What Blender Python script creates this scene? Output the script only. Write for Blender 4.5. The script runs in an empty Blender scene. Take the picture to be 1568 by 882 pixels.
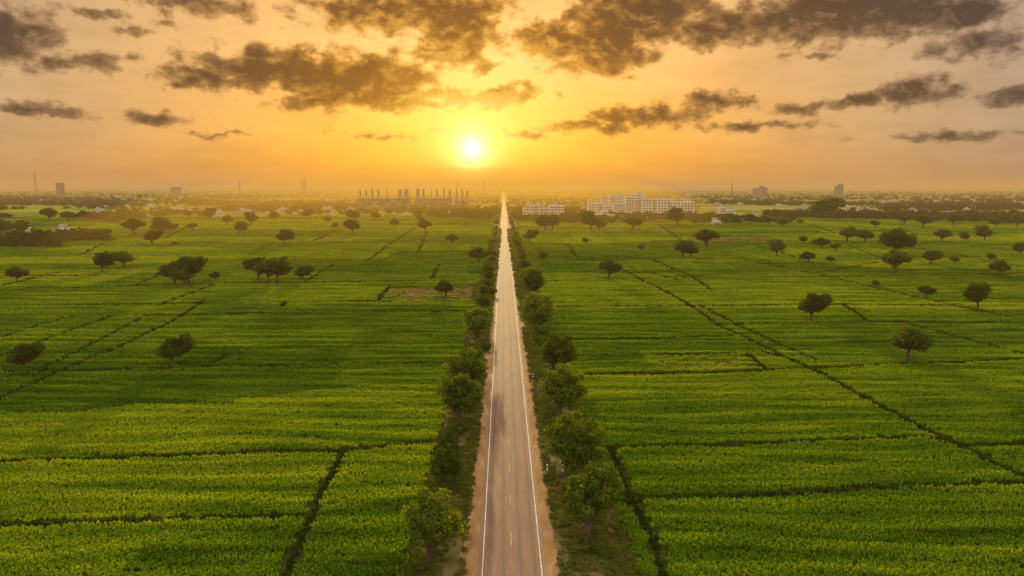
import bpy, math, random
import numpy as np
from mathutils import Vector, Matrix
random.seed(7); rng=np.random.default_rng(7)
scene=bpy.context.scene
R=math.radians
# ------------------------------------------------------------------ camera
CAM_H=42.0; F=1045.0; PITCH=math.atan(154/F); YAW=math.atan(13/F)
fwd=Vector((math.sin(YAW)*math.cos(PITCH),math.cos(YAW)*math.cos(PITCH),-math.sin(PITCH)))
right=Vector((math.cos(YAW),-math.sin(YAW),0)); up=right.cross(fwd)
cd=bpy.data.cameras.new("camera"); cam=bpy.data.objects.new("camera",cd); scene.collection.objects.link(cam)
cd.sensor_width=36; cd.lens=36*F/1568; cd.clip_start=0.5; cd.clip_end=90000
cam.location=(0,0,CAM_H)
cam.rotation_euler=Matrix((right,up,-fwd)).transposed().to_euler()
scene.camera=cam
try:
    scene.view_settings.view_transform='Standard'; scene.view_settings.look='None'; scene.view_settings.exposure=0
except Exception: pass
def direction(px,py): return (fwd*F+right*(px-784)-up*(py-441)).normalized()
def ground_at(px,py):
    d=direction(px,py); t=-CAM_H/d.z
    return (d.x*t,d.y*t)
def azel(px,py):
    d=direction(px,py); return math.degrees(math.atan2(d.x,d.y)),math.degrees(math.asin(d.z))
SUN_AZ,SUN_EL=azel(723,228)
# ------------------------------------------------------------------ node helpers
class NT:
    def __init__(s,t): s.t=t
    def n(s,typ,ins=None,**kw):
        nd=s.t.nodes.new(typ)
        for k,v in kw.items(): setattr(nd,k,v)
        if ins:
            for k,v in ins.items(): s.put(nd,k,v)
        return nd
    def put(s,nd,k,v):
        sock=nd.inputs[k]
        if isinstance(v,bpy.types.NodeSocket): s.t.links.new(v,sock)
        else: sock.default_value=v
    def math(s,op,a,b=None,c=None,clamp=False):
        nd=s.t.nodes.new('ShaderNodeMath'); nd.operation=op; nd.use_clamp=clamp
        s.put(nd,0,a)
        if b is not None: s.put(nd,1,b)
        if c is not None: s.put(nd,2,c)
        return nd.outputs[0]
    def vec(s,op,a,b=None,c=None,out=0):
        nd=s.t.nodes.new('ShaderNodeVectorMath'); nd.operation=op
        s.put(nd,0,a)
        if b is not None: s.put(nd,1,b)
        if c is not None: s.put(nd,2,c)
        return nd.outputs[out]
    def scale(s,a,f):
        nd=s.t.nodes.new('ShaderNodeVectorMath'); nd.operation='SCALE'; s.put(nd,0,a); s.put(nd,'Scale',f); return nd.outputs[0]
    def sstep(s,v,a,b,lo=0.0,hi=1.0):
        nd=s.t.nodes.new('ShaderNodeMapRange'); nd.interpolation_type='SMOOTHSTEP'
        s.put(nd,0,v); nd.inputs[1].default_value=a; nd.inputs[2].default_value=b
        nd.inputs[3].default_value=lo; nd.inputs[4].default_value=hi
        return nd.outputs[0]
    def mix(s,f,a,b,blend='MIX'):
        nd=s.t.nodes.new('ShaderNodeMix'); nd.data_type='RGBA'; nd.blend_type=blend
        s.put(nd,0,f); s.put(nd,6,a); s.put(nd,7,b)
        return nd.outputs[2]
    def ramp(s,f,stops):
        nd=s.t.nodes.new('ShaderNodeValToRGB'); s.put(nd,0,f)
        el=nd.color_ramp.elements
        while len(el)<len(stops): el.new(0.5)
        for e,(p,c) in zip(el,stops):
            e.position=p; e.color=(*c,1)
        return nd.outputs[0]
    def noise(s,vec,scale,detail=4,rough=0.55,out=0,dist=0.0):
        nd=s.t.nodes.new('ShaderNodeTexNoise'); s.put(nd,'Vector',vec)
        nd.inputs['Scale'].default_value=scale; nd.inputs['Detail'].default_value=detail
        nd.inputs['Roughness'].default_value=rough; nd.inputs['Distortion'].default_value=dist
        return nd.outputs[out]
def C(r,g,b): return (r,g,b,1)
# ------------------------------------------------------------------ world / sky
world=bpy.data.worlds.new("World"); scene.world=world; world.use_nodes=True
wt=world.node_tree; wt.nodes.clear(); W=NT(wt)
blobs=[ # x,y,rx,ry,strength
(440,108,140,34,1.05),(560,128,110,38,1.1),(345,122,90,18,.9),(405,86,60,20,.85),(620,142,45,24,.9),(300,112,55,10,.7),(470,158,80,15,.7),
(590,18,120,32,1.0),(700,42,66,46,1.1),(655,85,55,24,.8),(735,100,32,16,.6),(760,10,50,20,.7),
(745,148,78,16,.8),(815,133,34,12,.7),(690,150,35,10,.6),(685,196,48,6,.6),(590,208,60,8,.6),
(855,62,64,30,1.05),(925,66,88,42,1.15),(985,25,115,36,1.1),(1090,52,85,26,.85),(1130,25,65,24,.85),
(1290,18,200,38,1.2),(1450,22,100,26,1.05),(1230,52,66,16,.75),(1360,50,80,18,.8),(1490,70,76,24,1.0),
(1405,140,78,20,.9),(1300,158,95,14,.8),(1215,165,60,10,.6),(1545,146,56,15,.8),
(1075,158,66,18,.9),(990,178,88,14,.9),(900,194,86,11,.85),(810,206,66,7,.65),(1135,193,110,10,.65),
(1440,208,150,10,.6),
(25,55,72,38,1.1),(105,92,78,18,.9),(45,164,96,12,.8),(250,182,64,14,.75),(300,8,85,20,.9),(195,48,50,9,.5),
(335,206,70,7,.5),(255,40,34,10,.45),(1240,88,60,9,.45),(140,22,66,10,.5)]
grp=bpy.data.node_groups.new("cloud_mask",'ShaderNodeTree')
grp.interface.new_socket("P",in_out='INPUT',socket_type='NodeSocketVector')
grp.interface.new_socket("D",in_out='OUTPUT',socket_type='NodeSocketFloat')
g=NT(grp); gi=grp.nodes.new('NodeGroupInput'); go=grp.nodes.new('NodeGroupOutput')
m=None
for (x,y,rx,ry,st) in blobs:
    a,e=azel(x,y); a2,_=azel(x+rx,y); _,e2=azel(x,y-ry)
    ra=max(abs(a2-a),.3)*1.12; re=max(abs(e2-e),.3)*1.22
    v=g.vec('MULTIPLY_ADD',gi.outputs[0],(1/ra,1/re,0),(-a/ra,-e/re,0))
    s=g.math('MULTIPLY_ADD',g.vec('LENGTH',v,out=1),-(.55+st*0.6),.20+st*1.25)
    m = s if m is None else g.math('SMOOTH_MAX',m,s,0.22)
grp.links.new(g.math('MAXIMUM',m,-1.0),go.inputs[0])
tc=W.n('ShaderNodeTexCoord'); D=W.vec('NORMALIZE',tc.outputs['Generated'])
sp=W.n('ShaderNodeSeparateXYZ',{0:D})
az=W.math('MULTIPLY',W.math('ARCTAN2',sp.outputs[0],sp.outputs[1]),180/math.pi)
el=W.math('MULTIPLY',W.math('ARCSINE',sp.outputs[2]),180/math.pi)
PP=W.n('ShaderNodeCombineXYZ',{0:az,1:el}).outputs[0]
toS=W.vec('SUBTRACT',(SUN_AZ,SUN_EL,0),PP)
sdist=W.vec('LENGTH',W.vec('MULTIPLY',toS,(0.8,1.0,0)),out=1)
sd1=W.vec('LENGTH',toS,out=1)
dirS=W.vec('NORMALIZE',toS)
wn=W.noise(PP,0.5,5,0.6,out=1)
wv_=W.vec('SUBTRACT',wn,(0.5,0.5,0.5))
Pw=W.vec('MULTIPLY_ADD',wv_,(3.2,1.8,0),PP)
Pv=W.vec('MULTIPLY_ADD',wv_,(1.5,0.9,0),PP)
def mask(v):
    nd=wt.nodes.new('ShaderNodeGroup'); nd.node_tree=grp; wt.links.new(v,nd.inputs[0]); return nd.outputs[0]
m0=mask(Pw); m1=mask(W.vec('MULTIPLY_ADD',dirS,(1.2,1.2,0),Pw))
gen=W.noise(W.vec('MULTIPLY',PP,(0.03,0.06,0)),1.6,3,0.5)
genm=W.math('MULTIPLY_ADD',gen,3.2,-1.75)
away=W.math('MAXIMUM',W.sstep(el,14.5,19),W.sstep(W.math('ABSOLUTE',az),38,46))
genm=W.math('ADD',genm,W.math('MULTIPLY_ADD',away,2.0,-2.0))
m=W.math('MAXIMUM',m0,genm)
# rounded cumulus lobes: fractal cells + a little fine noise
def lobes(vs):
    vo=wt.nodes.new('ShaderNodeTexVoronoi'); vo.feature='F1'; W.put(vo,'Vector',W.vec('MULTIPLY',vs,(1.0,1.55,0)))
    vo.inputs['Scale'].default_value=.55; vo.inputs['Detail'].default_value=3.0; vo.inputs['Roughness'].default_value=.5; vo.inputs['Lacunarity'].default_value=2.3
    vo.normalize=False
    return vo.outputs['Distance']
v0=lobes(Pv); v1=lobes(W.vec('MULTIPLY_ADD',dirS,(0.35,0.35,0),Pv))
n1=W.noise(W.vec('MULTIPLY',PP,(1.0,1.6,0)),0.6,7,0.55)
n2=W.noise(W.vec('MULTIPLY',PP,(1.0,2.4,0)),0.16,3,0.6)
d0=W.math('ADD',m,W.math('MULTIPLY_ADD',n1,1.9,-1.0))
d0=W.math('ADD',d0,W.math('MULTIPLY_ADD',v0,-.55,.38))
d0=W.math('ADD',d0,W.math('MULTIPLY_ADD',n2,0.7,-0.35))
lit=W.math('ADD',W.math('MULTIPLY',W.math('SUBTRACT',v1,v0),.8),W.math('MULTIPLY',W.math('SUBTRACT',m0,m1),.95))
base=W.ramp(W.math('DIVIDE',sdist,60.0),[(0.0,(1.0,.58,.08)),(0.06,(1.0,.47,.035)),(0.13,(.94,.40,.024)),(0.23,(.82,.38,.07)),(0.38,(.62,.36,.16)),(0.55,(.42,.295,.21)),(1.0,(.34,.31,.30))])
hi=W.sstep(el,4.0,12.0)
nearf=W.sstep(sdist,32,4)
base=W.mix(W.math('MULTIPLY',W.math('MULTIPLY',hi,nearf),0.7),base,C(.93,.55,.21))
hz=W.sstep(el,5.0,0.0)
base=W.mix(W.math('MULTIPLY',hz,0.65),base,W.mix(W.sstep(sdist,34,5),C(.46,.25,.12),C(.98,.36,.010)))
veil=W.noise(W.vec('MULTIPLY',PP,(1,3.2,0)),0.12,5,0.6)
base=W.mix(1.0,base,W.ramp(veil,[(0.3,(.88,.85,.82)),(0.7,(1.14,1.14,1.14))]),'MULTIPLY')
cover=W.sstep(d0,-0.12,0.50)
thick=W.sstep(d0,0.12,0.95)
dark=W.ramp(W.math('DIVIDE',sdist,40.0),[(0.0,(.85,.42,.03)),(0.12,(.60,.235,.012)),(0.22,(.27,.100,.011)),(0.38,(.125,.057,.021)),(0.8,(.060,.042,.036))])
edge=W.ramp(W.math('DIVIDE',sdist,40.0),[(0.0,(1.15,.90,.30)),(0.12,(1.12,.64,.09)),(0.26,(1.0,.46,.06)),(0.42,(.64,.32,.09)),(0.8,(.33,.21,.14))])
cc=W.mix(thick,W.mix(.30,edge,dark),dark)
litp=W.sstep(lit,0.12,1.0)
cc=W.mix(W.math('MULTIPLY',litp,0.75),cc,edge)
shd=W.sstep(lit,0.0,-1.1)
cc=W.mix(W.math('MULTIPLY',shd,0.35),cc,W.mix(1.0,cc,C(.55,.5,.5),'MULTIPLY'))
sky=W.n('ShaderNodeTexSky'); sky.sky_type='NISHITA'; sky.sun_disc=False
sky.sun_elevation=R(SUN_EL); sky.sun_rotation=R(SUN_AZ%360); sky.dust_density=4; sky.altitude=40
clear=W.vec('ADD',W.scale(base,9.6),W.scale(sky.outputs[0],0.25))
skyc=W.mix(W.math('MULTIPLY',cover,0.95),clear,W.scale(cc,10.0))
fill_sky=W.math('MAXIMUM',W.sstep(el,20,45),W.sstep(W.math('ABSOLUTE',az),55,100))
skyc=W.mix(W.math('MULTIPLY',fill_sky,0.8),skyc,C(15.5,13.8,9.8))  # added fill light: unseen sky overhead and behind brightened to light the fields
def expf(k,a): return W.math('MULTIPLY',W.math('EXPONENT',W.math('MULTIPLY',sd1,-1.0/k)),a)
glow=W.math('ADD',expf(0.65,80.0),expf(2.3,5.0))
skyc=W.vec('ADD',skyc,W.scale((1.0,.72,.24),glow))
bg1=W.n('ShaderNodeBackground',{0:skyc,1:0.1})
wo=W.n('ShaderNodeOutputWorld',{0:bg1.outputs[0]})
world.cycles.sampling_method='MANUAL'; world.cycles.sample_map_resolution=512
# ------------------------------------------------------------------ sun
sl=bpy.data.lights.new("sun",'SUN'); sun=bpy.data.objects.new("sun",sl); scene.collection.objects.link(sun)
sl.energy=5; sl.angle=R(0.6); sl.color=(1,.74,.32)
LEL=7
sdv=Vector((math.sin(R(SUN_AZ))*math.cos(R(LEL)),math.cos(R(SUN_AZ))*math.cos(R(LEL)),math.sin(R(LEL))))
sun.rotation_euler=sdv.to_track_quat('Z','Y').to_euler(); sun.location=(0,300,200)
# ------------------------------------------------------------------ materials
def mat(name):
    m=bpy.data.materials.new(name); m.use_nodes=True; m.node_tree.nodes.clear(); return m,NT(m.node_tree)
def pos(t): return t.n('ShaderNodeNewGeometry').outputs['Position']
def leafmat(name,c1,c2,c3,nscale=0.25,trans=0.45,bands=False,objrand=False,tint=(2.0,1.35,.4)):
    m,t=mat(name); p=pos(t)
    if bands:
        n=t.noise(t.vec('MULTIPLY',p,(0.05,0.28,0.0)),1.0,2,0.5)
        fld=t.n('ShaderNodeTexVoronoi',{'Vector':t.vec('MULTIPLY',p,(1/120,1/48,0)),'Scale':1.0}); fld.distance='CHEBYCHEV'
        fs=t.n('ShaderNodeSeparateColor',{0:fld.outputs['Color']}).outputs[0]
        nn=t.math('ADD',t.math('MULTIPLY_ADD',n,.9,.06),t.math('MULTIPLY_ADD',fs,0.38,-0.18))
        big=t.noise(p,0.010,3,0.5)
        nn=t.math('ADD',nn,t.math('MULTIPLY_ADD',big,0.6,-0.3))
    else:
        nn=t.noise(p,nscale,3,0.6)
        if objrand:
            oi=t.n('ShaderNodeObjectInfo').outputs['Random']
            nn=t.math('ADD',nn,t.math('MULTIPLY_ADD',oi,0.3,-0.15))
    col=t.ramp(nn,[(0.25,c1),(0.5,c2),(0.75,c3)])
    dif=t.n('ShaderNodeBsdfDiffuse',{0:col})
    tcx=t.mix(1.0,col,C(*tint),'MULTIPLY')
    tr=t.n('ShaderNodeBsdfTranslucent',{0:tcx})
    mx=t.n('ShaderNodeMixShader',{0:trans,1:dif.outputs[0],2:tr.outputs[0]})
    t.n('ShaderNodeOutputMaterial',{0:mx.outputs[0]})
    return m
M_crop=leafmat("crop_leaves",(.052,.140,.004),(.128,.255,.006),(.25,.38,.012),bands=True,trans=.5,tint=(2.1,1.35,.35))
M_hedge=leafmat("hedge_leaves",(.016,.040,.005),(.030,.062,.006),(.055,.090,.010))
M_tree=leafmat("tree_leaves",(.026,.058,.008),(.065,.115,.012),(.15,.21,.020),nscale=0.7,trans=0.48,objrand=True,tint=(2.2,1.5,.4))
M_ftree=leafmat("field_tree_leaves",(.025,.052,.010),(.050,.088,.012),(.095,.14,.018),nscale=0.6,trans=0.42,objrand=True)
M_dist=leafmat("distant_tree_leaves",(.020,.038,.010),(.036,.06,.014),(.06,.09,.02),nscale=0.02,trans=0.25,objrand=True)
M_verge=leafmat("verge_grass",(.06,.085,.012),(.10,.125,.018),(.20,.18,.045),nscale=0.35,trans=0.3)
def plain(name,c1,c2,scale,rough=0.9,detail=6,bump=0.0,stretch=(1,1,1),spec=0.3):
    m,t=mat(name); p=t.vec('MULTIPLY',pos(t),stretch)
    n=t.noise(p,scale,detail,0.6)
    col=t.ramp(n,[(0.3,c1),(0.7,c2)])
    b=t.n('ShaderNodeBsdfPrincipled',{'Base Color':col,'Roughness':rough,'Specular IOR Level':spec})
    if bump:
        bn=t.n('ShaderNodeBump',{'Strength':bump,'Height':n}); t.put(b,'Normal',bn.outputs[0])
    t.n('ShaderNodeOutputMaterial',{0:b.outputs[0]}); return m
M_bark=plain("bark",(.05,.035,.022),(.11,.08,.05),4)
M_dirt=plain("dirt_shoulder",(.20,.105,.050),(.40,.23,.12),0.7,bump=0.3,stretch=(1,.35,1),spec=.05)
M_fallow=plain("fallow_soil",(.06,.06,.015),(.17,.105,.035),0.25,stretch=(.4,1,1),spec=0.0)
M_vsoil=plain("verge_soil",(.06,.065,.018),(.18,.13,.05),0.35,spec=.05)
M_line=plain("road_paint_white",(.45,.42,.38),(.85,.82,.78),1.5,0.8,spec=.1)
M_yel=plain("road_paint_yellow",(.32,.22,.13),(.62,.46,.22),1.5,0.8,spec=.1)
M_conc=plain("raw_concrete",(.20,.145,.13),(.33,.25,.22),0.15)
M_white=plain("white_render",(.50,.44,.40),(.72,.66,.62),0.08)
M_glass=plain("window_glass",(.03,.03,.035),(.06,.06,.07),0.3,0.2)
M_roof=plain("roof_deck",(.30,.26,.24),(.5,.45,.4),0.2)
M_steel=plain("galvanised_steel",(.12,.10,.10),(.22,.2,.2),0.5,0.6)
# ground
M_ground,t=mat("ground_farmland"); p=pos(t)
wv=t.noise(p,0.0012,2,0.5,out=1)
pw=t.vec('MULTIPLY_ADD',t.vec('SUBTRACT',wv,(.5,.5,.5)),(160,160,0),p)
q=t.vec('MULTIPLY',pw,(1/210,1/120,0))
vo=t.n('ShaderNodeTexVoronoi',{'Vector':q,'Scale':1.0,'Randomness':0.8}); vo.distance='CHEBYCHEV'
rc=t.n('ShaderNodeSeparateColor',{0:vo.outputs['Color']})
cellc=t.ramp(rc.outputs[0],[(0.0,(.06,.10,.012)),(0.3,(.13,.21,.012)),(0.55,(.20,.26,.016)),(0.75,(.28,.27,.04)),(0.9,(.30,.22,.08)),(1.0,(.10,.14,.02))])
rows=t.noise(t.vec('MULTIPLY',p,(.02,.12,0)),1,5,.65)
cellc=t.mix(1.0,cellc,t.ramp(rows,[(.3,(.7,.7,.7)),(.7,(1.2,1.2,1.2))]),'MULTIPLY')
yy=t.n('ShaderNodeSeparateXYZ',{0:p}).outputs[1]
farf=t.sstep(yy,800,1150)
nearc=t.ramp(t.noise(p,0.4,5,.6),[(0.3,(.022,.038,.006)),(0.7,(.055,.065,.016))])
rad=t.vec('LENGTH',p,out=1)
nearc=t.mix(t.sstep(rad,350,800),nearc,C(.11,.16,.008))
gc=t.mix(farf,nearc,cellc)
gb=t.n('ShaderNodeBsdfPrincipled',{'Base Color':gc,'Roughness':0.95,'Specular IOR Level':0.0})
t.n('ShaderNodeOutputMaterial',{0:gb.outputs[0]})
# asphalt
M_road,t=mat("asphalt"); p=pos(t); sx=t.n('ShaderNodeSeparateXYZ',{0:p})
xr=t.math('SUBTRACT',sx.outputs[0],0.85)
wob=t.noise(t.vec('MULTIPLY',p,(.0,.03,0)),1,3,.5)
xw=t.math('ADD',xr,t.math('MULTIPLY_ADD',wob,.6,-.3))
tr_=t.math('ABSOLUTE',t.math('SUBTRACT',t.math('ABSOLUTE',xw),1.75))
wheel=t.sstep(t.math('ABSOLUTE',t.math('SUBTRACT',tr_,0.8)),0.45,0.0)
ns=t.noise(t.vec('MULTIPLY',p,(1.2,.12,0)),1.2,7,.65)
fine=t.noise(p,9,4,.7)
rc_=t.ramp(ns,[(.25,(.16,.090,.072)),(.55,(.22,.128,.100)),(.8,(.29,.175,.135))])
rc_=t.mix(t.math('MULTIPLY',wheel,.5),rc_,C(.10,.062,.052))
rc_=t.mix(1.0,rc_,t.ramp(fine,[(.25,(.8,.8,.8)),(.75,(1.2,1.2,1.2))]),'MULTIPLY')
edge_=t.sstep(t.math('ADD',t.math('ABSOLUTE',xr),t.math('MULTIPLY_ADD',t.noise(p,.8,5,.7),.9,-.45)),3.35,3.8)
rc_=t.mix(t.math('MULTIPLY',edge_,.6),rc_,C(.30,.18,.10))
b=t.n('ShaderNodeBsdfPrincipled',{'Base Color':rc_,'Roughness':.8,'Specular IOR Level':.22})
bn=t.n('ShaderNodeBump',{'Strength':.15,'Height':fine}); t.put(b,'Normal',bn.outputs[0])
t.n('ShaderNodeOutputMaterial',{0:b.outputs[0]})
# ------------------------------------------------------------------ mesh helpers
def mk(name,verts,faces,mats,mi=None,parent=None,coll=None,smooth=False):
    me=bpy.data.meshes.new(name); me.from_pydata(verts,[],faces)
    for m_ in mats: me.materials.append(m_)
    if mi is not None: me.polygons.foreach_set('material_index',mi)
    me.update()
    ob=bpy.data.objects.new(name,me)
    (coll or scene.collection).objects.link(ob)
    if parent: ob.parent=parent
    return ob
def empty(name,loc=(0,0,0)):
    e=bpy.data.objects.new(name,None); e.location=loc; scene.collection.objects.link(e); return e
class Box:
    def __init__(s): s.v=[];s.f=[]
    def add(s,x0,x1,y0,y1,z0,z1):
        i=len(s.v)
        s.v+=[(x0,y0,z0),(x1,y0,z0),(x1,y1,z0),(x0,y1,z0),(x0,y0,z1),(x1,y0,z1),(x1,y1,z1),(x0,y1,z1)]
        s.f+=[(i,i+3,i+2,i+1),(i+4,i+5,i+6,i+7),(i,i+1,i+5,i+4),(i+1,i+2,i+6,i+5),(i+2,i+3,i+7,i+6),(i+3,i,i+4,i+7)]
    def tube(s,a,b,r0,r1,n=6):
        a=Vector(a);b=Vector(b);d=(b-a).normalized()
        u=d.cross(Vector((0.3,0.9,0.1))).normalized(); w=d.cross(u); i=len(s.v)
        for c,r in((a,r0),(b,r1)):
            for k in range(n):
                an=2*math.pi*k/n; s.v.append(tuple(c+(u*math.cos(an)+w*math.sin(an))*r))
        for k in range(n): s.f.append((i+k,i+(k+1)%n,i+n+(k+1)%n,i+n+k))
# ------------------------------------------------------------------ ground sheets, road
L=45000
mk("ground",[(-L,-2000,0),(L,-2000,0),(L,L,0),(-L,L,0)],[(0,1,2,3)],[M_ground])
def strip(name,xa,xb,z,m_,y0=-60,y1=9000,ja=0,jb=0,step=2.0,parent=None):
    ys=[y0]; 
    while ys[-1]<y1: ys.append(ys[-1]+(step if ys[-1]<500 else step*10))
    v=[];f=[];a=b_=0
    for i,y in enumerate(ys):
        a=a*.7+random.uniform(-ja,ja)*.6; b_=b_*.7+random.uniform(-jb,jb)*.6
        v+=[(xa+a,y,z),(xb+b_,y,z)]
        if i: f.append((2*i-2,2*i-1,2*i+1,2*i))
    return mk(name,v,f,[m_],parent=parent)
VL,VR=-11.0,14.8
strip("verge",VL,VR,.012,M_vsoil,ja=.5,jb=.5,step=3)
strip("dirt_shoulder",-4.5,6.0,.03,M_dirt,ja=.6,jb=.6,step=1.6)
road=empty("road")
Bx=Box(); Bx.add(-2.95,4.65,-60,9000,-.2,.09)
mk("asphalt_surface",Bx.v,Bx.f,[M_road],parent=road)
strip("edge_line",-2.46,-2.34,.095,M_line,parent=road)
strip("edge_line_2",4.09,4.21,.095,M_line,parent=road)
v=[];f=[];y=-40
while y<600:
    i=len(v); v+=[(.79,y,.095),(.90,y,.095),(.90,y+3,.095),(.79,y+3,.095)]; f.append((i,i+1,i+2,i+3)); y+=10.5
mk("centre_dashes",v,f,[M_yel],parent=road)
# ------------------------------------------------------------------ field boundaries
lines_px=[
[(0,710),(200,703),(400,696),(520,693),(660,680)],[(527,695),(490,762),(440,882),(420,930)],[(-200,816),(0,808),(240,800),(473,794)],
[(0,572),(90,572),(400,563),(705,556)],[(-100,655),(0,614),(80,576),(190,530),(278,486),(318,458)],
[(0,548),(90,515),(168,487)],[(0,520),(60,500),(112,486)],[(0,488),(300,484)],[(60,572),(215,490)],
[(318,564),(346,545)],[(0,470),(300,466),(590,463),(738,460)],[(0,447),(250,437),(745,430)],[(578,462),(597,438)],
[(240,470),(325,438)],[(0,440),(90,418),(140,412)],[(140,412),(400,409),(750,405)],[(560,404),(598,374),(636,350)],
[(0,395),(300,392),(752,386)],[(0,378),(755,370)],[(150,365),(450,360),(757,355)],[(380,392),(420,372)],[(430,472),(436,464)],
[(0,345),(760,340)],[(480,370),(520,352)],[(300,484),(520,480),(730,478)],[(0,424),(300,421)],[(210,437),(270,410)],[(470,432),(510,406)],
[(660,430),(672,406)],[(120,393),(175,366)],[(640,386),(655,356)],[(250,367),(290,346)],
[(870,576),(1000,574),(1220,567),(1568,552),(1700,548)],[(875,547),(1000,545),(1170,541),(1190,547)],[(925,688),(1100,685),(1410,672)],
[(940,770),(1150,762),(1568,742),(1750,735)],[(945,410),(1050,465),(1100,500),(1250,570),(1420,662),(1500,700),(1568,735),(1680,790)],
[(1410,672),(1490,686),(1620,678)],[(935,688),(965,765),(1000,830),(1020,900)],[(1070,470),(1160,514),(1250,553)],
[(1140,398),(1300,432),(1430,463),(1568,492),(1650,508)],[(835,432),(990,428),(1290,425),(1568,420)],[(835,472),(1010,470),(1300,468),(1460,470)],
[(1100,498),(1390,495),(1568,497)],[(1390,498),(1480,522),(1568,545)],[(1180,400),(1568,394)],[(1145,545),(1172,566)],
[(830,395),(1140,398)],[(825,376),(1100,374),(1568,376)],[(820,357),(1568,358)],[(960,410),(1040,430)],[(1240,420),(1340,404)],
[(840,447),(1000,446)],[(1480,690),(1520,712)],[(1000,400),(1060,425),(1090,447)],[(1400,380),(1568,410)],[(815,345),(1568,343)],[(1290,468),(1330,495)],
[(850,522),(1000,520),(1120,516)],[(870,376),(885,396)],[(1150,375),(1240,402)],[(1010,345),(1050,374)],[(1300,376),(1345,396)],[(1240,345),(1280,358)],[(1430,463),(1568,458)]]
segs=[]
for ln in lines_px:
    pts=[ground_at(*q_) for q_ in ln]
    for a,b in zip(pts[:-1],pts[1:]):
        # gently wavering bunds
        nseg=max(1,int(math.hypot(b[0]-a[0],b[1]-a[1])/14)); pr=a
        for k in range(1,nseg+1):
            f_=k/nseg; j=0 if k==nseg else 1
            q_=(a[0]+(b[0]-a[0])*f_+j*random.gauss(0,.35),a[1]+(b[1]-a[1])*f_+j*random.gauss(0,.35))
            segs.append((pr[0],pr[1],q_[0],q_[1])); pr=q_
segs=np.array(segs)
def segdist(X,Y):
    out=np.full(len(X),1e9)
    for x0,y0,x1,y1 in segs:
        lo,hi=np.searchsorted(Y,[min(y0,y1)-8,max(y0,y1)+8])
        if hi<=lo: continue
        xs,ys=X[lo:hi],Y[lo:hi]
        dx,dy=x1-x0,y1-y0; l2=dx*dx+dy*dy+1e-9
        tt=np.clip(((xs-x0)*dx+(ys-y0)*dy)/l2,0,1)
        out[lo:hi]=np.minimum(out[lo:hi],np.hypot(xs-(x0+tt*dx),ys-(y0+tt*dy)))
    return out
fallow_px=[[(597,441),(737,437),(737,459),(585,461)],[(1000,549),(1140,546),(1160,564),(1010,570)],[(1055,362),(1180,362),(1200,372),(1060,372)]]
fallows=[[ground_at(*q_) for q_ in pl] for pl in fallow_px]
for pl in fallows: mk("fallow_field",[(x,y,.02) for x,y in pl],[tuple(range(len(pl)))],[M_fallow])
def inpoly(X,Y,pl):
    ins=np.zeros(len(X),bool); n=len(pl)
    for i in range(n):
        x0,y0=pl[i];x1,y1=pl[(i+1)%n]
        c=((y0>Y)!=(y1>Y))&(X<(x1-x0)*(Y-y0)/((y1-y0)+1e-9)+x0); ins^=c
    return ins
# ------------------------------------------------------------------ instancing
def instancer(name,P_,rot,scl,idx,coll):
    me=bpy.data.meshes.new(name); me.vertices.add(len(P_)); me.vertices.foreach_set('co',np.asarray(P_,dtype=np.float32).ravel())
    for nm,arr,ty,ky in(('rot',rot,'FLOAT_VECTOR','vector'),('scl',scl,'FLOAT_VECTOR','vector'),('vidx',idx,'INT','value')):
        at=me.attributes.new(nm,ty,'POINT'); at.data.foreach_set(ky,np.asarray(arr,dtype=np.int32 if ty=='INT' else np.float32).ravel())
    ob=bpy.data.objects.new(name,me); scene.collection.objects.link(ob)
    ng=bpy.data.node_groups.new(name+"_scatter",'GeometryNodeTree')
    ng.interface.new_socket("Geometry",in_out='INPUT',socket_type='NodeSocketGeometry')
    ng.interface.new_socket("Geometry",in_out='OUTPUT',socket_type='NodeSocketGeometry')
    i=ng.nodes.new('NodeGroupInput'); o=ng.nodes.new('NodeGroupOutput')
    ci=ng.nodes.new('GeometryNodeCollectionInfo'); ci.inputs[0].default_value=coll; ci.inputs[1].default_value=True; ci.inputs[2].default_value=True
    ip=ng.nodes.new('GeometryNodeInstanceOnPoints')
    def na(nm,ty):
        a=ng.nodes.new('GeometryNodeInputNamedAttribute'); a.data_type=ty; a.inputs[0].default_value=nm; return a.outputs[0]
    ng.links.new(i.outputs[0],ip.inputs['Points']); ng.links.new(ci.outputs[0],ip.inputs['Instance'])
    ip.inputs['Pick Instance'].default_value=True
    ng.links.new(na('vidx','INT'),ip.inputs['Instance Index'])
    ng.links.new(na('rot','FLOAT_VECTOR'),ip.inputs['Rotation'])
    ng.links.new(na('scl','FLOAT_VECTOR'),ip.inputs['Scale'])
    ng.links.new(ip.outputs[0],o.inputs[0])
    md=ob.modifiers.new("scatter",'NODES'); md.node_group=ng
    return ob
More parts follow.
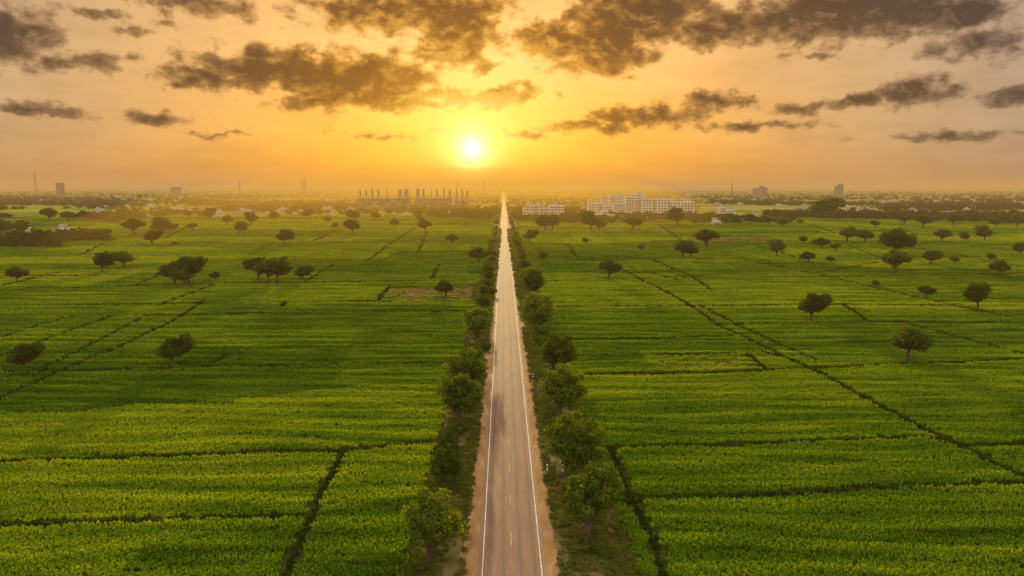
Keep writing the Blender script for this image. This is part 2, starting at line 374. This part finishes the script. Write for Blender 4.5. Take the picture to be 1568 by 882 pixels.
def crop_clump(name,m_,seed,npl=9,nl=5,coll=None,leafw=.06,spread=.25):
    r=np.random.default_rng(seed); v=[];f=[]
    for i in range(npl):
        cx,cy=r.uniform(-.55,.55,2); h=r.uniform(.7,1.05)
        for k in range(nl):
            an=r.uniform(0,2*math.pi); c,s_=math.cos(an),math.sin(an)
            z0=h*r.uniform(0,.35); z1=h*r.uniform(.6,1.0); z2=z1+h*r.uniform(-.18,.12)
            r1=r.uniform(.06,.14); r2=r.uniform(.18,spread+.12); w=leafw*r.uniform(.7,1.4)
            j=len(v)
            for (rr,zz,ww) in((0.02,z0,w*.5),(r1,z1,w*1.2),(r2,z2,w*.35)):
                x=cx+c*rr;y=cy+s_*rr
                v+=[(x-s_*ww,y+c*ww,zz),(x+s_*ww,y-c*ww,zz)]
            f+=[(j,j+1,j+3,j+2),(j+2,j+3,j+5,j+4)]
    return mk(name,v,f,[m_],coll=coll)
cc_=bpy.data.collections.new("crop_clumps")
for k in range(4): crop_clump("crop_clump_%d"%k,M_crop,k,npl=14,leafw=.04,coll=cc_)
ch_=bpy.data.collections.new("hedge_clumps")
for k in range(3): crop_clump("hedge_clump_%d"%k,M_hedge,20+k,npl=12,nl=6,coll=ch_,leafw=.07)
cg_=bpy.data.collections.new("verge_clumps")
for k in range(3): crop_clump("verge_clump_%d"%k,M_verge,40+k,npl=12,nl=6,coll=cg_,leafw=.035)
# crops
Xs=[];Ys=[];Ss=[]; y=52.0
while y<1060:
    s=max(.85,y/170); w=.80*y+30; n=int(2*w/s)
    x=-w+s*np.arange(n)+rng.uniform(-.3,.3,n)*s
    Xs.append(x);Ys.append(y+rng.uniform(-.3,.3,n)*s);Ss.append(np.full(n,s)); y+=s
X=np.concatenate(Xs);Y=np.concatenate(Ys);S=np.concatenate(Ss)
o_=np.argsort(Y); X,Y,S=X[o_],Y[o_],S[o_]
keep=(X<VL-.3)|(X>VR+.3)
sd_=segdist(X,Y); keep&=sd_>(.70+S*.32)
for k,pl in enumerate(fallows): 
    ip_=inpoly(X,Y,pl); keep&=~(ip_&(rng.random(len(X))<(.88 if k!=1 else .5)))
keep&=~((Y>820)&(rng.random(len(X))<(Y-820)/240))
phase=Y+1.8*np.sin(X/31+Y/17)+1.0*np.sin(X/9.0+Y/5)+.03*X
band=.5+.5*np.sin(phase*2*np.pi/np.where(Y<200,6.0,10.0)+1.5*np.sin(X/73+Y/29))
band2=.5+.5*np.sin(phase*2*np.pi/2.4)
keep&=~(rng.random(len(X))<.003)
X,Y,S,band,band2=X[keep],Y[keep],S[keep],band[keep],band2[keep]; n=len(X)
fieldh=.10*np.sin(X/57+1.3)*np.sin(Y/41+.4)
hgt=.53+.30*band+.16*band2+fieldh+rng.uniform(-.07,.08,n)
hgt*=1+np.clip((S-1)*.14,0,.6)
instancer("crop_field",np.stack([X,Y,np.zeros(n)],1),np.stack([np.zeros(n),np.zeros(n),rng.uniform(0,6.28,n)],1),np.stack([S*1.1,S*1.1,hgt],1),rng.integers(0,4,n),cc_)
NC=n
# hedges on bunds
hp=[];hs=[]
for x0,y0,x1,y1 in segs:
    l=math.hypot(x1-x0,y1-y0); t_=0
    while t_<l:
        xx=x0+(x1-x0)*t_/l; y_=y0+(y1-y0)*t_/l; s=max(.5,y_/250)
        if y_>40 and not(VL<xx<VR) :
            if random.random()<.85: hp.append((xx+random.gauss(0,.22),y_+random.gauss(0,.22),0)); hs.append((s*.9,s*.9,random.uniform(.25,.8)*(1+min(s-.5,2.5)*.3)))
        t_+=s*.6
n=len(hp)
instancer("field_boundary_hedge",hp,[(0,0,random.uniform(0,6.28)) for _ in hp],hs,rng.integers(0,3,n),ch_)
# verge grass
n=22000
Y=52+ (rng.random(n)**1.6)*650; side=rng.random(n)<.43
X=np.where(side,rng.uniform(VL-.6,-4.4,n),rng.uniform(6.0,VR+.6,n))
patch=np.sin(X*1.1+2*np.sin(Y/7))+np.sin(Y/5.3+X/2)+rng.uniform(-1,1,n)
k_=patch>-.9; X,Y=X[k_],Y[k_]; n=len(X)
S=np.clip(Y/140,.7,4)
instancer("verge_grass",np.stack([X,Y,np.zeros(n)],1),np.stack([np.zeros(n),np.zeros(n),rng.uniform(0,6.28,n)],1),np.stack([S,S,rng.uniform(.15,.55,n)],1),rng.integers(0,3,n),cg_)
# ------------------------------------------------------------------ trees
def tree_mesh(name,seed,crown_w=7,crown_h=4.2,trunk=1.8,nclump=46,leaves=95,leaf=.20,mleaf=None,flat=1.0,lowleaf=False):
    r=np.random.default_rng(seed); B=Box()
    tr=crown_w*.028+.05
    lean=r.uniform(-.25,.25,2)
    top=(lean[0],lean[1],trunk); B.tube((0,0,-.1),top,tr*1.35,tr,7)
    cen=[]
    Rr=crown_w/2
    lob=[(r.uniform(-.35,.35)*Rr,r.uniform(-.35,.35)*Rr,r.uniform(-.1,.25)*crown_h,r.uniform(.55,.8)) for _ in range(5)]
    for i in range(nclump):
        lx,ly,lz,lr=lob[i%5]
        d=r.normal(size=3); d/=np.linalg.norm(d); rad=r.uniform(.5,1.0)**.5
        if d[2]<-.3 and not lowleaf: d[2]*=.4
        c=np.array([lx+d[0]*rad*Rr*lr, ly+d[1]*rad*Rr*lr, trunk+crown_h*.42+lz+d[2]*rad*crown_h*.5*lr*flat])
        cen.append(c)
    cen=np.array(cen)
    for i in range(0,nclump,5):
        c=cen[i]; mid=(top[0]*.4+c[0]*.5,top[1]*.4+c[1]*.5,trunk+(c[2]-trunk)*.45)
        B.tube(top,mid,tr*.7,tr*.4,5); B.tube(mid,tuple(c),tr*.4,tr*.12,4)
    nb=len(B.f)
    n=nclump*leaves
    cs=np.repeat(cen,leaves,0); cr=np.repeat(r.uniform(.09,.19,nclump)*crown_w,leaves)
    d=r.normal(size=(n,3)); d/=np.linalg.norm(d,axis=1)[:,None]
    c=cs+d*(cr*r.uniform(.35,1.0,n)**.6)[:,None]*np.array([1,1,.72])
    nrm=d*.8+r.normal(size=(n,3))*.6+np.array([0,0,.3]); nrm/=np.linalg.norm(nrm,axis=1)[:,None]
    u=np.cross(nrm,r.normal(size=(n,3))); u/=np.linalg.norm(u,axis=1)[:,None]; w=np.cross(nrm,u)
    s=(leaf*r.uniform(.6,1.4,n))[:,None]
    q=np.stack([c-u*s,c-w*s*.55,c+u*s,c+w*s*.55],1).reshape(-1,3)
    v=B.v+[tuple(a) for a in q]; o=len(B.v)
    f=B.f+[(o+4*i,o+4*i+1,o+4*i+2,o+4*i+3) for i in range(n)]
    me=bpy.data.meshes.new(name); me.from_pydata(v,[],f); me.materials.append(M_bark); me.materials.append(mleaf or M_tree)
    me.polygons.foreach_set('material_index',[0]*nb+[1]*n); me.update(); me["w"]=float(crown_w); return me
road_trees=[tree_mesh("roadside_tree_mesh_%d"%k,100+k,6.6,6.6,1.2,72,120,.18,lowleaf=(k%2==0)) for k in range(5)]
field_trees=[tree_mesh("field_tree_mesh_%d"%k,200+k,8,5.0,1.9,60,90,.27,flat=.95,mleaf=M_ftree) for k in range(5)]
shrubs=[tree_mesh("shrub_mesh_%d"%k,300+k,3.0,2.0,.3,20,90,.13,lowleaf=True) for k in range(3)]
def put(name,me,x,y,w,zs=1.0):
    ob=bpy.data.objects.new(name,me); scene.collection.objects.link(ob)
    s=w/(me["w"]*1.02); ob.location=(x,y,0); ob.scale=(s*random.uniform(.92,1.08),s*random.uniform(.92,1.08),s*zs*random.uniform(.93,1.07)); ob.rotation_euler=(0,0,random.uniform(0,6.28)); return ob
def width_m(px,py,wpx):
    x,y_=ground_at(px,py); depth=Vector((x,y_,-CAM_H)).dot(fwd); return x,y_,wpx*depth/F
for (px,py,w) in [(655,862,92),(683,748,52),(704,654,60),(716,607,60),(731,527,44),(726,562,30),(742,478,22),(740,500,24),
                  (900,822,94),(877,738,84),(857,640,66),(848,586,60),(835,543,38),(827,517,50),(813,461,38),(806,440,26)]:
    x,y_,wm=width_m(px,py,w); put("roadside_tree",random.choice(road_trees),x,y_,wm*1.12)
y_=255
while y_<1700:
    for sx_ in(-1,1):
        if random.random()<.75:
            x=(-7.4 if sx_<0 else 9.6)+random.uniform(-1.3,1.6)
            put("roadside_tree",random.choice(road_trees),x,y_+random.uniform(-4,4),random.uniform(3.2,6.4)*(1 if y_<700 else 1.2),random.uniform(.75,1.0))
    y_+=random.uniform(13,24)*(1 if y_<600 else 1.6)
for (px,py,w) in [(705,668,26),(688,690,38),(682,706,36),(852,664,36),(730,578,24),(755,452,14),(745,540,20),(868,690,20),(640,880,34),(700,630,26),(930,760,18),(668,760,22),(905,850,28),(822,500,22),(817,484,20),(720,590,26),(735,512,18),(862,612,22)]:
    x,y_,wm=width_m(px,py,w); put("shrub",random.choice(shrubs),x,y_,wm*1.1)
for (px,py,w) in [(265,563,50),(39,572,42),(157,418,32),(190,411,30),(206,361,28),(234,377,24),(250,357,24),(262,356,16),(296,354,12),(268,438,40),(290,436,44),(283,439,34),
 (396,432,36),(412,434,34),(426,433,36),(463,431,28),(436,377,26),(367,360,20),(323,338,20),(347,346,16),(384,346,20),(26,434,26),(540,360,24),(543,340,20),
 (503,343,12),(512,352,10),(651,357,18),(692,375,17),(733,403,27),(606,349,14),(683,457,27),(75,340,20),(105,338,16),(130,336,14),(268,377,8),(330,430,14),(434,402,10),(644,342,12),(713,335,14),
 (932,428,30),(835,354,24),(846,354,22),(812,373,20),(897,374,10),(905,354,26),(918,354,20),(968,353,20),(1046,395,28),(1058,395,24),(1082,381,32),(1188,393,26),
 (1238,403,20),(1270,403,12),(1258,382,22),(1243,495,38),(1390,555,48),(1496,476,34),(1370,423,36),(1369,396,42),(1425,406,26),(1297,372,26),(1324,372,24),(1280,385,12),
 (1416,458,20),(1531,423,26),(1342,440,12),(1442,372,22),(1507,370,22),(1413,350,22),(1478,370,14),(1562,392,20),(1197,349,16),(1524,348,18),(1557,348,18),(1230,374,12),(1037,347,26),
 (1250,336,30),(1275,336,30),(1460,348,18),(1515,400,14),(982,385,10),(830,400,14),(1460,405,10),
 (165,340,14),(218,338,14),(290,335,14),(420,338,14),(470,336,16),(575,338,14),(1110,346,14),(1150,343,16),(1340,350,14),(1385,345,16),(1490,342,14)]:
    x,y_,wm=width_m(px,py,w); put("field_tree",random.choice(field_trees),x,y_,wm*1.22,random.uniform(.9,1.1)*(1.15 if w<=50 and py>470 else 1))
# distant woods
cd_=bpy.data.collections.new("distant_tree_variants")
for k in range(4):
    me=tree_mesh("distant_tree_variant_%d"%k,400+k,9,5.5,1.2,16,34,.55,mleaf=M_dist,lowleaf=True)
    cd_.objects.link(bpy.data.objects.new("distant_tree_variant_%d"%k,me))
pts=[];sc=[]
def wn_(x,y): return math.sin(x/97+2*math.sin(y/131))+math.sin(x/231+y/173+1)+.7*math.sin(x/41+y/67)+.6*math.sin(y/53+2)
tries=0
while len(pts)<14000 and tries<200000:
    tries+=1
    inv=random.uniform(1/9000,1/800); y_=1/inv*random.uniform(.97,1.03)
    x=random.uniform(-.85,.85)*y_
    if abs(x-1)<14: continue
    th=1.0 if y_<1150 else (0.4 if y_<1600 else (-.1 if y_<2600 else -1.0))
    if wn_(x,y_)+random.uniform(-.7,.7)<th: continue
    pts.append((x,y_,0)); s=random.uniform(.6,1.35); sc.append((s*1.15,s*1.15,s*random.uniform(.8,1.15)))
# left-hand wood and thickets
for (px0,px1,py0,py1,nn) in [(-60,95,365,380,170),(90,165,362,371,60),(-40,40,345,356,60),(230,262,352,357,6),(150,320,322,332,120),(430,540,322,330,60),(1060,1130,335,343,60),(1180,1330,326,335,120),(860,930,336,342,50),(1330,1568,320,330,120),(545,700,324,329,80),(940,1100,334,340,70)]:
    for _ in range(nn):
        x,y_=ground_at(random.uniform(px0,px1),random.uniform(py0,py1)); s=random.uniform(.6,1.2)
        if abs(x)<15: continue
        pts.append((x,y_,0)); sc.append((s,s,s*random.uniform(.8,1.2)))
n=len(pts)
instancer("distant_trees",pts,[(0,0,random.uniform(0,6.28)) for _ in pts],sc,rng.integers(0,4,n),cd_)
# ------------------------------------------------------------------ buildings
def frame_building(name,px0,px1,pybase,floors,fh,depth,ncol,towers,toph):
    x0,y0=ground_at(px0,pybase); x1,_=ground_at(px1,pybase); e=empty(name,(x0,y0,0)); w=x1-x0
    S_=Box(); 
    for k in range(1,floors+1): S_.add(-.8,w+.8,-.8,depth+.6,k*fh-.9,k*fh)
    mk("floor_slabs",S_.v,S_.f,[M_conc],parent=e)
    Cc=Box()
    for i in range(ncol+1):
        for j in range(4):
            x=w*i/ncol; y=depth*j/3
            for k in range(floors): Cc.add(x-.5,x+.5,y-.5,y+.5,k*fh,(k+1)*fh-.9)
            if random.random()<.7: Cc.add(x-.35,x+.35,y-.35,y+.35,floors*fh,floors*fh+random.uniform(1.5,4))
    mk("columns",Cc.v,Cc.f,[M_conc],parent=e)
    In=Box()
    for i in range(ncol):
        for k in range(floors):
            if random.random()<.35:
                x=w*i/ncol; In.add(x+.51,x+w/ncol-.51,.1,.3,k*fh+.01,(k+1)*fh-.92)
            x=w*i/ncol; In.add(x+.51,x+w/ncol-.51,depth*.5,depth*.5+.2,k*fh+.01,(k+1)*fh-.92)
    mk("infill_walls",In.v,In.f,[M_conc],parent=e)
    T=Box()
    for (tf,tw) in towers:
        x=w*tf; h=toph*random.uniform(.92,1.04)
        T.add(x-tw*1.3,x+tw*1.3,depth*.5-tw*1.3,depth*.5+tw*1.3,floors*fh+.01,h)
        for dx in(-tw,tw):
            for dy in(-tw,tw): T.add(x+dx-.2,x+dx+.2,depth*.5+dy-.2,depth*.5+dy+.2,h+.003,h+random.uniform(1,2.5))
        z=floors*fh+3
        while z<h-1:
            T.add(x-tw*1.3-.35,x+tw*1.3+.35,depth*.5-tw*1.3-.35,depth*.5+tw*1.3+.35,z,z+.5); z+=3.7
    mk("lift_core_towers",T.v,T.f,[M_conc],parent=e)
frame_building("unfinished_concrete_building",548,626,323,6,3.7,22,14,[(.03,1.0),(.15,1.0),(.27,1.1),(.39,1.2),(.56,.5),(.82,2.2),(.94,2.8)],39)
frame_building("unfinished_concrete_building",636,690,322,6,3.7,22,10,[(.06,1.8),(.22,1.5),(.45,.5),(.6,1.0),(.8,1.0),(.97,1.6)],39)
frame_building("unfinished_concrete_building",697,716,322,5,3.7,20,4,[(.1,1.2),(.55,1.2),(.95,1.4)],37)
def white_block(e,x0,x1,y0,y1,floors,fh,bay=4.0,z0=0,tag="",mw=None):
    G=Box(); G.add(x0+.5,x1-.5,y0+.5,y1-.5,z0,z0+floors*fh-.3); mk("windows"+tag,G.v,G.f,[M_glass],parent=e)
    Wl=Box()
    for k in range(floors+1):
        za=z0+k*fh-(.75 if k else 0); zb=z0+k*fh+(1.0 if k<floors else .9)
        Wl.add(x0,x1,y0,y1,za,zb)
    n=max(2,int((x1-x0)/bay))
    for i in range(n+1):
        xc=x0+.55+(x1-x0-1.1)*i/n; pw_=.5 if i%3 else .95
        for k in range(floors):
            za=z0+k*fh+1.0; zb=z0+(k+1)*fh-.75
            a=max(x0+.01,xc-pw_); b=min(x1-.01,xc+pw_)
            Wl.add(a,b,y0+.04,y0+.6,za,zb); Wl.add(a,b,y1-.6,y1-.04,za,zb)
    n=max(2,int((y1-y0)/bay))
    for i in range(1,n):
        yc=y0+(y1-y0)*i/n
        for k in range(floors):
            za=z0+k*fh+1.0; zb=z0+(k+1)*fh-.75
            Wl.add(x0+.04,x0+.6,yc-.8,yc+.8,za,zb); Wl.add(x1-.6,x1-.04,yc-.8,yc+.8,za,zb)
    mk("walls"+tag,Wl.v,Wl.f,[mw or M_white],parent=e)
    Rf=Box(); zt=z0+floors*fh+.9
    Rf.add(x0+1,x1-1,y0+1,y1-1,zt,zt+.05)
    xm=x0+(x1-x0)*random.uniform(.3,.7); Rf.add(xm-2.5,xm+2.5,(y0+y1)/2-2.5,(y0+y1)/2+2.5,zt+.05,zt+3.2)
    Rf.add(x0+2,x0+4.5,y0+2,y0+4,zt+.05,zt+2)
    mk("roof"+tag,Rf.v,Rf.f,[M_roof],parent=e)
def white_building(name,px0,px1,pyb,blocks,mw=None):
    x0,y0=ground_at(px0,pyb); x1,_=ground_at(px1,pyb); w=x1-x0; e=empty(name,(x0,y0,0))
    for i,(a,b,fl,dy,dp) in enumerate(blocks): white_block(e,a*w,b*w-.3,dy,dy+dp,fl,3.5,tag="_%d"%i,mw=mw)
white_building("white_apartment_building",801,864,336,[(0,.16,4,2,14),(.16,.40,5,0,16),(.40,.62,4,3,14),(.62,1,5,1,16)])
white_building("white_institution_building",945,1064,333,[(0,.14,5,30,16),(.14,.34,8,24,18),(.34,.52,7,12,18),(.52,.70,7,6,18),(.70,.86,6,0,18),(.86,1,6,3,18),(.30,.42,9,44,14)])
white_building("white_institution_building",902,946,330,[(0,.5,5,10,16),(.5,1,4,0,16)])
white_building("white_institution_building",920,960,322,[(0,.4,7,0,20),(.4,1,8,6,20)])
white_building("white_house",1101,1126,334,[(0,.45,4,0,12),(.45,1,3,0,12)])
white_building("white_house",905,932,336,[(0,.6,2,0,9),(.6,1,3,1,10)])
white_building("high_rise_building",1155,1162,304,[(0,1,11,0,25)],M_conc)
white_building("high_rise_building",1165,1175,305,[(0,.5,13,0,25),(.5,1,12,3,25)],M_conc)
white_building("high_rise_building",1281,1291,305,[(0,.48,13,0,22),(.48,1,15,2,22)],M_conc)
white_building("high_rise_building",87,94,303,[(0,1,17,0,25)],M_conc)
white_building("high_rise_building",262,275,299,[(0,1,12,0,25)],M_conc)
white_building("farm_house",78,100,364,[(0,.6,1,0,6),(.6,1,2,0,6)])
white_building("farm_house",1092,1104,344,[(0,1,1,0,7)])
white_building("farm_house",326,340,333,[(0,1,2,0,8)])
# village houses mass
V_=Box(); V2=Box()
def vill(px0,px1,py0,py1,n):
    for _ in range(n):
        x,y_=ground_at(random.uniform(px0,px1),random.uniform(py0,py1)); w=random.uniform(6,13)*(1+y_/6000); d=random.uniform(6,12); h=random.choice([3.2,3.4,3.3,6.5,6.8])*(1+y_/9000)
        if abs(x)<16: continue
        V_.add(x,x+w,y_,y_+d,0,h); V_.add(x+w*.2,x+w*.5,y_+d*.3,y_+d*.7,h+.003,h+2.2)
        for i in range(int(w//3)): 
            for fl in range(int(h//3.2)): V2.add(x+1+i*3,x+2.3+i*3,y_-.05,y_+.1,fl*3.2+.9,fl*3.2+2.3)
for a in [(300,540,318,330,26),(120,300,315,328,10),(0,760,300,312,50),(860,1568,299,312,110),(1060,1568,312,330,45),(880,1070,322,338,34),(30,110,355,365,2),(600,760,325,333,6),(780,900,300,318,20)]: vill(*a)
e=empty("village_houses"); mk("walls",V_.v,V_.f,[plain("village_wall",(.22,.18,.15),(.55,.48,.42),.01)],parent=e); mk("windows",V2.v,V2.f,[M_glass],parent=e)
def mast(name,px,pyb,h,w=3.5):
    x,y_=ground_at(px,pyb); e=empty(name,(x,y_,0)); B=Box()
    for dx,dy in((-1,-1),(1,-1),(1,1),(-1,1)): B.tube((dx*w,dy*w,0),(dx*.5,dy*.5,h),.5,.35,4)
    z=0;k=0
    while z<h*.95:
        z2=min(z+h*.1,h*.97); a=w+(.5-w)*z/h; b=w+(.5-w)*z2/h; s=1 if k%2 else -1
        for yy_ in(-1,1): B.tube((-s*a,yy_*a,z),(s*b,yy_*b,z2),.25,.25,4)
        for xx in(-1,1): B.tube((xx*a,-s*a,z),(xx*b,s*b,z2),.25,.25,4)
        z=z2;k+=1
    for zz in(.75,.86,.95): B.tube((-w*1.2,0,h*zz),(w*1.2,0,h*zz),.3,.3,4)
    mk("lattice",B.v,B.f,[M_steel],parent=e)
mast("lattice_mast",57,304,98,6); mast("lattice_mast",468,306,75,5); mast("lattice_mast",464,306,66,4); mast("lattice_mast",368,303,70,4)
mast("lattice_mast",570,306,62,3.5); mast("lattice_mast",742,306,60,3); mast("lattice_mast",1120,305,60,3); mast("lattice_mast",700,303,70,3)
# roadside posts
def marker(px,py,h=1.1):
    x,y_=ground_at(px,py); e=empty("roadside_marker_post",(x,y_,0)); B=Box(); B.tube((0,0,0),(0,0,h),.13,.11,8); B.tube((0,0,h),(0,0,h+.12),.11,.03,8)
    mk("post",B.v,B.f,[M_line],parent=e); B=Box(); B.tube((0,0,h*.62),(0,0,h*.8),.135,.133,8); mk("band",B.v,B.f,[M_glass],parent=e)
for q_ in[(862,722),(858,708),(816,580),(838,722),(744,548),(752,480),(795,468)]: marker(*q_)
# ------------------------------------------------------------------ haze (homogeneous; scattered sunlight imitated by a fixed emission colour)
def haze(ob,dn,col):
    hm=bpy.data.materials.new(ob.name); hm.use_nodes=True; hm.node_tree.nodes.clear(); t=NT(hm.node_tree)
    va=t.n('ShaderNodeVolumeAbsorption',{'Color':C(0,0,0),'Density':dn})
    ve=t.n('ShaderNodeEmission',{0:C(*col),1:dn})
    ad=t.n('ShaderNodeAddShader',{0:va.outputs[0],1:ve.outputs[0]})
    mo=t.n('ShaderNodeOutputMaterial'); hm.node_tree.links.new(ad.outputs[0],mo.inputs['Volume'])
    ob.data.materials.clear(); ob.data.materials.append(hm)
HB=Box(); HB.add(-14000,14000,-300,14000,-5,110)
haze(mk("emissive_haze",HB.v,HB.f,[]),.00016,(.60,.33,.11))
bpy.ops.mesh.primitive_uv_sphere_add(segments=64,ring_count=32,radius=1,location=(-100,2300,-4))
o=bpy.context.object; o.name="sun_glow_bank"; o.scale=(560,2000,100); haze(o,.00036,(1.05,.50,.03))  # glowing ellipsoid added to imitate the golden sun glow along the horizon
print("crops",NC)
